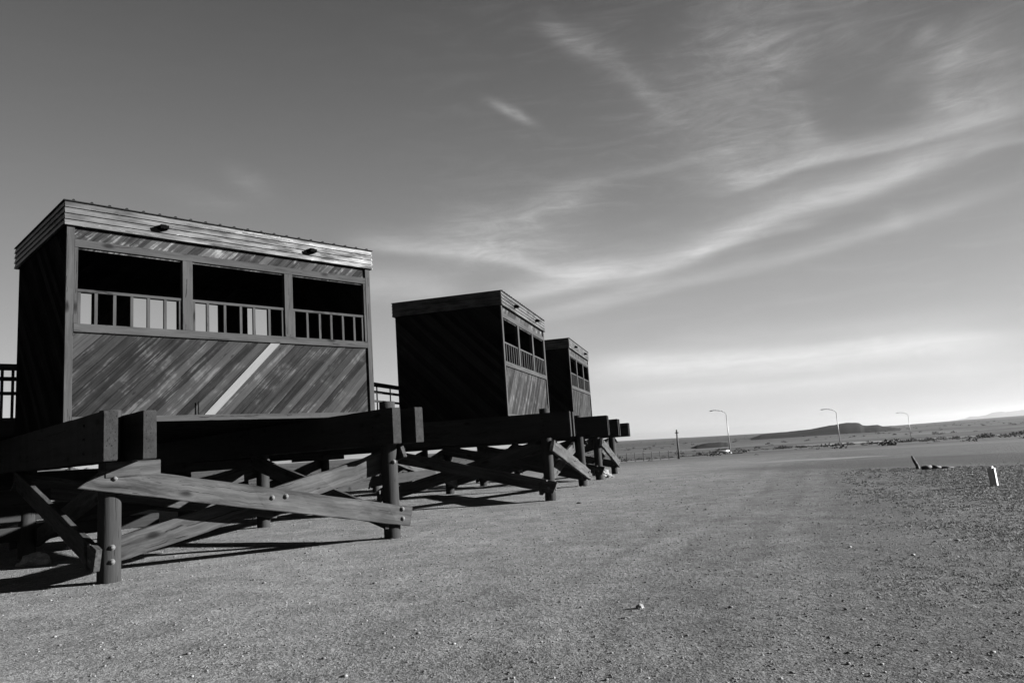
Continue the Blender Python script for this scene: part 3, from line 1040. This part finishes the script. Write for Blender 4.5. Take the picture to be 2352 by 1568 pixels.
hillm = plain('dark_hillside', 0.014, 1.0, 0.0, 0, 0.35, 0.02)
mtm = plain('far_mountain', 0.05, 1.0, 0.0, 0, 0.3, 0.002)
bankm = plain('stony_bank', 0.045, 1.0, 0.0, 0, 0.5, 1.3)
ridge('mesa', [(16.9, -0.020), (17.4, -0.0105), (18.05, -0.0060), (19.17, -0.0048), (20.4, -0.0042), (21.55, -0.0031), (22.76, -0.0003), (23.85, 0.0015), (24.5, 0.0012), (24.72, 0.0002), (24.95, -0.0029), (25.32, -0.0037), (25.85, -0.0034), (26.21, -0.0060), (26.9, -0.0085), (27.6, -0.013), (28.1, -0.020)],
      690, 220, hillm, 'low dark flat-topped hill on the plain')
ridge('hill', [(12.9, -0.0220), (13.4, -0.0150), (14.2, -0.0128), (15.2, -0.0125), (15.7, -0.0145), (16.1, -0.024)],
      400, 90, hillm, 'low dark swell of the plain')
ridge('mountain', [(28.5, -0.0075), (30.4, -0.0046), (31.09, -0.0029), (31.38, -0.0009), (31.86, -0.0014), (32.28, -0.0005), (32.66, 0.0018), (33.17, 0.0027), (33.39, 0.0014), (34.0, 0.0022), (34.6, 0.0033), (36.5, 0.0045), (39, 0.002), (43, -0.004)],
      9000, 2500, mtm, 'pale distant mountain range on the horizon', rough=0.0003)
ridge('embankment', [(-62, 0.004), (-55, 0.012), (-44, 0.016), (-36, 0.0135), (-31.5, 0.011), (-30.3, 0.009), (-29, 0.000), (-28, -0.008), (-27, -0.03)],
      48, 14, bankm, 'stony bank behind the platform', rough=0.004, sub=14)

# ------------------------------------------------------------------ street lamps along the highway
def build_lamp():
    root = empty('street_lamp', (0, 0, 0))
    bm = bmesh.new()
    cyl(bm, (0, 0, -0.3), (0, 0, 0.35), 0.26, 0.22, 14)
    cyl(bm, (0, 0, 0.35), (0, 0, 9.0), 0.13, 0.085, 14)
    bm_obj('pole', bm, M['lamp'], root, smooth=True)
    bm = bmesh.new()
    pts = [(0, 8.95), (-0.10, 9.25), (-0.45, 9.55), (-1.1, 9.85), (-1.9, 10.03), (-2.5, 10.10), (-2.95, 10.08)]
    for (x0, z0), (x1, z1) in zip(pts[:-1], pts[1:]):
        cyl(bm, (x0, 0, z0), (x1, 0, z1), 0.085, 0.075, 10)
    bm_obj('arm', bm, M['lamp'], root, smooth=True)
    bm = bmesh.new()
    box(bm, -3.65, -2.85, -0.15, 0.15, 9.97, 10.13, 0.05)
    hd = bm_obj('lamp_head', bm, M['lamp'], root)
    bm = bmesh.new()
    box(bm, -3.55, -3.05, -0.11, 0.11, 9.92, 9.968, 0.015)
    bm_obj('lens', bm, M['black'], hd)
    return root
lamp0 = build_lamp()
for i, (a, r, lb) in enumerate(((15.80, 177.6, 'nearest and tallest pale street lamp, beside the parked car'), (23.34, 209.2, 'middle pale street lamp standing in front of the dark flat-topped hill'), (27.81, 297.1, 'farthest and smallest pale street lamp, to the right of the flat-topped hill'))):
    o = lamp0 if i == 0 else copy_tree(lamp0)
    p = pol(a, r)
    o.location = (p.x, p.y, (CAM_Z - 4.85, CAM_Z - 5.85, CAM_Z - 7.3)[i])
    o.rotation_euler = (0, 0, R(-a))
    tag(o, lb, 'street lamp', 'street lamps along the highway')

# ------------------------------------------------------------------ old pole, fence
p = pol(12.05, 97); p.z = terrain_z(p.x, p.y)
pole = empty('utility_pole', p)
tag(pole, 'thin dark weathered wooden pole standing alone at the end of the wire fence', 'pole')
bm = bmesh.new(); cyl(bm, (0, 0, -0.3), (0.03, 0, 3.7), 0.13, 0.09, 12)
bm_obj('pole_shaft', bm, M['polewood'], pole, smooth=True)
bm = bmesh.new(); box(bm, -0.22, 0.22, -0.17, -0.10, 3.25, 3.37, 0.01)
bm_obj('crossarm', bm, M['polewood'], pole)

fence = empty('wire_fence', pol(9.8, 99))
tag(fence, 'low wire fence with short dark posts at the far edge of the gravel', 'fence')
F0 = Vector(fence.location)
fp = []
for k in range(9):
    a = 6.9 + k * 0.63
    q_ = pol(a, 96 + k * 1.0)
    q_.z = terrain_z(q_.x, q_.y)
    fp.append(q_)
    bm = bmesh.new(); cyl(bm, (0, 0, -0.2), (random.uniform(-.05, .05), 0, 1.15), 0.055, 0.045, 8)
    bm_obj('fence_post', bm, M['polewood'], fence, Matrix.Translation(q_ - F0))
for h in (0.45, 0.95):
    bm = bmesh.new()
    for a, b in zip(fp[:-1], fp[1:]):
        cyl(bm, a - F0 + Vector((0, 0, h)), b - F0 + Vector((0, 0, h)), 0.008, 0.008, 5, False)
    bm_obj('wire', bm, M['black'], fence)

# ------------------------------------------------------------------ parked car
def build_car(loc, rz):
    root = empty('parked_car', loc, rz)
    tag(root, 'small light car parked by the nearest street lamp', 'car')
    paint = plain('car_paint', 0.07, 0.25, 0.6, 0.2, 0.05)
    dark = plain('car_tyre', 0.01, 0.8, 0.2)
    glass = plain('car_glass', 0.012, 0.08, 0.9)
    prof = [(-2.15, 0.35), (-2.2, 0.62), (-2.1, 0.80), (-1.35, 0.92), (1.55, 0.95), (2.1, 0.88), (2.2, 0.6), (2.15, 0.35)]
    def extr(pf, w0, w1):
        bm = bmesh.new()
        A = [bm.verts.new((x, -w0 if z < 1.0 else -w1, z)) for x, z in pf]
        B = [bm.verts.new((x, w0 if z < 1.0 else w1, z)) for x, z in pf]
        bm.faces.new(A); bm.faces.new(B[::-1])
        for i in range(len(pf)):
            j = (i + 1) % len(pf)
            bm.faces.new((A[i], B[i], B[j], A[j]))
        return bm
    bm = extr(prof, 0.86, 0.86)
    bmesh.ops.bevel(bm, geom=list(bm.edges), offset=0.06, segments=2, affect='EDGES')
    bm_obj('body', bm, paint, root, smooth=True)
    bm_obj('roof', extr([(-0.95, 0.90), (-0.25, 1.38), (1.05, 1.40), (1.75, 0.92)], 0.80, 0.62), paint, root)
    for s in (-1, 1):
        bm = bmesh.new()
        vs = [bm.verts.new(v) for v in ((-0.72, s * 0.80, 0.97), (-0.18, s * 0.65, 1.33), (1.0, s * 0.65, 1.34), (1.5, s * 0.80, 0.97))]
        vb = [bm.verts.new((v.co.x, v.co.y - s * 0.02, v.co.z)) for v in vs]
        bm.faces.new(vs); bm.faces.new(vb[::-1])
        for i in range(4):
            bm.faces.new((vs[i], vb[i], vb[(i + 1) % 4], vs[(i + 1) % 4]))
        bm_obj('side_window', bm, glass, root)
        for x in (-1.35, 1.35):
            bm = bmesh.new(); cyl(bm, (x, s * 0.66, 0.32), (x, s * 0.89, 0.32), 0.32, 0.32, 20)
            wh = bm_obj('wheel', bm, dark, root)
            bm = bmesh.new(); cyl(bm, (x, s * 0.885, 0.32), (x, s * 0.90, 0.32), 0.19, 0.17, 14)
            bm_obj('rim', bm, M['lamp'], wh)
        bm = bmesh.new(); cyl(bm, (-2.17, s * 0.62, 0.68), (-2.21, s * 0.62, 0.68), 0.10, 0.09, 12)
        bm_obj('headlight', bm, M['lamp'], root)
p = pol(15.15, 188); p.z = terrain_z(p.x, p.y) + 0.02
build_car(p, R(14))

# ------------------------------------------------------------------ white marker post, stake, branch, rocks
p = pol(32.15, 15.32); p.z = terrain_z(p.x, p.y)
bm = bmesh.new()
box(bm, -0.055, 0.055, -0.055, 0.055, -0.12, 0.335)
bmesh.ops.bevel(bm, geom=list(bm.edges), offset=0.028, segments=4, affect='EDGES')
mp = bm_obj('marker_post', bm, M['white'], None, Matrix.Translation(p) @ Matrix.Rotation(R(-55 + 2), 4, 'Z') @ Matrix.Rotation(R(-2), 4, 'Y'))
tag(mp, 'short square white marker post standing in the dry grass', 'marker post')

p = pol(27.92, 21.0); p.z = terrain_z(p.x, p.y)
bm = bmesh.new()
pts = [(0.02, 0, -0.05), (0.0, 0, 0.10), (-0.05, 0.02, 0.22), (-0.09, 0.02, 0.34)]
for i in range(3):
    cyl(bm, pts[i], pts[i + 1], (0.055, 0.042, 0.036)[i], (0.042, 0.036, 0.022)[i], 8)
st = bm_obj('stake', bm, M['polewood'], None, Matrix.Translation(p), smooth=True)
tag(st, 'short dark broken stake leaning left out of the grass', 'stake')
p = pol(28.6, 20.7); p.z = terrain_z(p.x, p.y)
bm = bmesh.new()
pts = [(-0.16, 0.02, 0.05), (0.06, 0, 0.06), (0.28, -0.03, 0.035), (0.58, -0.05, 0.02)]
for i in range(3):
    cyl(bm, pts[i], pts[i + 1], (0.045, 0.055, 0.03)[i], (0.055, 0.03, 0.010)[i], 8)
st = bm_obj('fallen_branch', bm, M['polewood'], None, Matrix.Translation(p), smooth=True)
tag(st, 'dark fallen branch lying on the grass to the right of the stake', 'branch')

def rock(az_, r, sx, sy, sz, seed, label, mat='rock', rz=0.0, name='rock'):
    p = pol(az_, r); p.z = terrain_z(p.x, p.y)
    bm = bmesh.new()
    bmesh.ops.create_icosphere(bm, subdivisions=3, radius=1.0)
    for v in bm.verts:
        n = mnoise.noise(v.co * 1.3 + Vector((seed, 0, 0))) * 0.55 + mnoise.noise(v.co * 3.1 + Vector((seed, 5, 0))) * 0.22
        v.co *= 1 + n
        v.co.x *= sx; v.co.y *= sy; v.co.z = v.co.z * sz + sz * 0.35
    o = bm_obj(name, bm, M[mat], None, Matrix.Translation(p) @ Matrix.Rotation(rz, 4, 'Z'))
    tag(o, label, 'rock')
rock(8.15, 5.63, 0.030, 0.022, 0.024, 1.0, 'small white stone standing up from the bare gravel with a long shadow', rz=0.5)
rock(7.0, 5.35, 0.028, 0.014, 0.009, 4.0, 'thin flat white stone lying just in front of the upright one')
rock(6.35, 26.6, 0.26, 0.2, 0.15, 7.0, 'pale boulder at the foot of the farthest trestle', rz=0.3)
rock(6.75, 25.3, 0.14, 0.1, 0.06, 9.0, 'small bright stone in front of the pale boulder')
rock(4.27, 15.4, 0.05, 0.04, 0.02, 12.0, 'dark stone on the gravel beside the middle trestle', 'polewood')
rock(-33.2, 13.2, 0.22, 0.16, 0.12, 15.0, 'rounded grey rock beside the rear post under the nearest trestle')

# ------------------------------------------------------------------ loose stones on the gravel (one object)
POSTS = [f for t_ in TR for f in (t_[1], t_[2])]
def scatter_stones():
    ico_v, ico_f = [], []
    bm = bmesh.new(); bmesh.ops.create_icosphere(bm, subdivisions=1, radius=1.0)
    bm.verts.ensure_lookup_table()
    base = np.array([v.co[:] for v in bm.verts]); fac = np.array([[v.index for v in f.verts] for f in bm.faces]); bm.free()
    V, Fc = [], []
    n = 0
    N = 22000
    us = RNG.random((N, 5))
    for i in range(N):
        r = 3.0 + 20.0 * us[i, 0] ** 1.9
        a = -42 + 84 * us[i, 1]
        x, y = r * math.sin(R(a)), r * math.cos(R(a))
        if i < 700:          # small drifts of stones gathered round the feet of the posts
            bp_ = POSTS[i % len(POSTS)]
            d_ = PR * 1.02 + 0.12 * us[i, 0] ** 2
            x, y = bp_.x + d_ * math.cos(6.283 * us[i, 1]), bp_.y + d_ * math.sin(6.283 * us[i, 1])
            r = math.hypot(x, y)
        sz = (0.0032 + 0.0085 * us[i, 2] ** 3.5 + (0.010 if us[i, 3] > 0.990 else 0)) * (0.8 + r * 0.035)
        sc = np.array([1, 0.6 + 0.5 * us[i, 3], 0.45 + 0.35 * us[i, 4]]) * sz
        th = us[i, 4] * 6.28
        jit = 1 + RNG.normal(0, 0.14, (len(base), 1))
        b_ = base * jit * sc
        c_, s_ = math.cos(th), math.sin(th)
        bx = b_[:, 0] * c_ - b_[:, 1] * s_ + x
        by = b_[:, 0] * s_ + b_[:, 1] * c_ + y
        bz = b_[:, 2] + terrain_z(x, y) + sz * 0.12
        V.append(np.stack([bx, by, bz], 1)); Fc.append(fac + n); n += len(base)
    V = np.concatenate(V); Fc = np.concatenate(Fc)
    me = bpy.data.meshes.new('gravel_stones')
    me.vertices.add(len(V)); me.vertices.foreach_set('co', V.ravel())
    me.loops.add(Fc.size); me.loops.foreach_set('vertex_index', Fc.ravel())
    me.polygons.add(len(Fc)); me.polygons.foreach_set('loop_start', np.arange(0, Fc.size, 3)); me.polygons.foreach_set('loop_total', np.full(len(Fc), 3))
    me.update(); me.validate()
    mt, t, bs = newmat('loose_stone')
    g = t.new('ShaderNodeNewGeometry')
    setgrey(t, bs, t.mapr(t.math('POWER', g.outputs['Random Per Island'], 3.0), 0, 1, 0.045, 0.13))
    bs.inputs['Roughness'].default_value = 0.9
    bs.inputs['Specular IOR Level'].default_value = 0.1
    me.materials.append(mt)
    o = bpy.data.objects.new('gravel_stones', me); COL.objects.link(o)
    tag(o, 'loose small stones strewn over the gravel ground', 'gravel', kind='stuff')
scatter_stones()

# ------------------------------------------------------------------ dry grass at the right (one object)
def grass():
    V, Fc = [], []
    n = 0
    rs = np.random.default_rng(5)
    count = 0
    while count < 36000:
        y = 2.2 + 20 * rs.random() ** 1.4
        x = 0.42 * y + 0.1 + (0.5 * y + 4) * rs.random()
        patch = mnoise.noise(Vector((x * 0.9, y * 0.6, 2.0))) + 0.5 * mnoise.noise(Vector((x * 2.7, y * 2.0, 7.0)))
        lat = x - 0.42 * y
        if patch + min(0.45, (lat - 1.6) * 0.45) + rs.normal(0, 0.45) < -0.05:
            continue
        if 0.69 * x + 0.72 * y > 20.9:
            continue
        count += 1
        zg = terrain_z(x, y)
        nb_ = rs.integers(3, 7)
        for k in range(nb_):
            L = 0.007 + 0.022 * rs.random() ** 1.5 + 0.0008 * y
            w = 0.0007 + 0.00035 * y
            th = rs.random() * 6.28
            lean = 1.3 + 1.6 * rs.random()
            ox, oy = rs.normal(0, 0.02, 2)
            dx_, dy_ = math.cos(th), math.sin(th)
            px, py = -dy_ * w, dx_ * w
            bx, by = x + ox, y + oy
            mx, my, mz = bx + dx_ * L * 0.4 * lean, by + dy_ * L * 0.4 * lean, zg + L * 0.5
            tx, ty, tz = bx + dx_ * L * lean, by + dy_ * L * lean, zg + L * max(0.2, 0.9 - 0.35 * lean)
            V += [(bx - px, by - py, zg - 0.003), (bx + px, by + py, zg - 0.003), (mx + px * .8, my + py * .8, mz), (mx - px * .8, my - py * .8, mz), (tx, ty, tz)]
            Fc += [(n, n + 1, n + 2, n + 3), (n + 3, n + 2, n + 4)]
            n += 5
    mt, t, bs = newmat('dry_grass_blades')
    g = t.new('ShaderNodeNewGeometry')
    setgrey(t, bs, t.mapr(g.outputs['Random Per Island'], 0, 1, 0.055, 0.125))
    bs.inputs['Roughness'].default_value = 0.9
    bs.inputs['Specular IOR Level'].default_value = 0.1
    o = mesh_obj('dry_grass', V, Fc, mt)
    tag(o, 'short dry grass growing in patches on the right', 'grass', kind='stuff')
grass()

# ------------------------------------------------------------------ desert scrub on the plain (one object)
def scrub():
    V, Fc = [], []
    n = 0
    rs = np.random.default_rng(9)
    spots = []
    for k in range(170):                                  # a loose line of bushes along the highway verge
        a = 14 + 22 * rs.random() ** 0.8
        r = 235 + rs.normal(0, 9) + (a - 14) * 1.2
        s_ = 0.35 + 0.9 * rs.random() ** 2
        spots.append((a, r, s_ * (0.6 if a < 19 else 1.15)))
    for k in range(60):
        spots.append((8 + 9 * rs.random(), 150 + rs.normal(0, 6), 0.22 + 0.3 * rs.random()))
    for k in range(1500):                                  # scattered over the plain
        spots.append((-60 + 105 * rs.random(), 70 + 1300 * rs.random() ** 0.8, 0.2 + 1.3 * rs.random() ** 2))
    for a, r, s_ in spots:
        if r < 80 : s_ *= 0.6
        p = pol(a, r)
        zg = terrain_z(p.x, p.y)
        m_ = int(16 + 30 * min(1, s_))
        for i in range(m_):
            u = rs.normal(0, 1, 3); u /= np.linalg.norm(u)
            rr = s_ * (0.35 + 0.75 * rs.random())
            c_ = np.array([p.x + u[0] * rr * 1.3, p.y + u[1] * rr * 1.3, zg + abs(u[2]) * rr * 0.75])
            e1 = rs.normal(0, 1, 3); e1 /= np.linalg.norm(e1)
            e2 = np.cross(e1, rs.normal(0, 1, 3)); e2 /= np.linalg.norm(e2)
            q_ = s_ * 0.22
            V += [tuple(c_ - e1 * q_), tuple(c_ + e2 * q_ * .6), tuple(c_ + e1 * q_), tuple(c_ - e2 * q_ * .6)]
            Fc.append((n, n + 1, n + 2, n + 3)); n += 4
    mt = plain('scrub_leaves', 0.012, 0.9, 0.1, 0, 0.4, 0.5)
    o = mesh_obj('desert_scrub', V, Fc, mt)
    tag(o, 'dark low desert bushes dotted over the plain', 'scrub', kind='stuff')
scrub()

# pale highway strip far off on the right
def strip(name, a0, a1, r0, r1, v, label, wavy=0.0, n=60):
    V, Fc = [], []
    for i in range(n + 1):
        a = a0 + (a1 - a0) * i / n
        rr0 = r0 + wavy * math.sin(a * 1.3); rr1 = r1 + wavy * math.sin(a * 1.3 + 0.3)
        tp = min(1.0, 4 * i / n, 4 * (n - i) / n) ** 0.6
        rm = (rr0 + rr1) / 2; ww = (rr1 - rr0) / 2 * tp * (1 + 0.35 * mnoise.noise(Vector((a * 1.9, r0, 0))))
        for r in (rm - ww, rm, rm + ww):
            p = pol(a, r)
            V.append((p.x, p.y, terrain_z(p.x, p.y) + 0.004 + 0.0003 * max(0, r - 45)))
    for i in range(n):
        for j in (0, 1):
            Fc.append((i * 3 + j, i * 3 + j + 1, i * 3 + 4 + j, i * 3 + 3 + j))
    o = mesh_obj(name, V, Fc, plain(name + '_surface', v, 0.9, 0.1, 0, 0.25, 0.1))
    tag(o, label, kind='structure')
strip('highway', 20.0, 36.0, 300, 318, 0.085, 'pale highway crossing the plain', 2)
strip('gravel_track', 5.5, 12.2, 100, 108, 0.085, 'pale gravel track behind the wire fence', 0.5)
strip('dirt_track', 12.0, 26.5, 34.5, 39, 0.056, 'pale dirt track crossing beyond the gravel', 0.4)

# ------------------------------------------------------------------ haze
HAZE = True
if HAZE:
    bm = bmesh.new()
    box(bm, -14800, 14800, -14800, 14800, -130, 60)
    mt = bpy.data.materials.new('haze')
    mt.use_nodes = True
    nt = mt.node_tree
    nt.nodes.clear()
    pv = nt.nodes.new('ShaderNodeVolumePrincipled')
    pv.inputs['Color'].default_value = (0.36, 0.36, 0.36, 1)
    pv.inputs['Density'].default_value = 1.0e-4
    pv.inputs['Anisotropy'].default_value = 0.6
    om = nt.nodes.new('ShaderNodeOutputMaterial')
    nt.links.new(pv.outputs[0], om.inputs['Volume'])
    hz = bm_obj('haze', bm, mt)
    tag(hz, 'thin pale dust haze over the plain', 'haze', kind='stuff')

#END
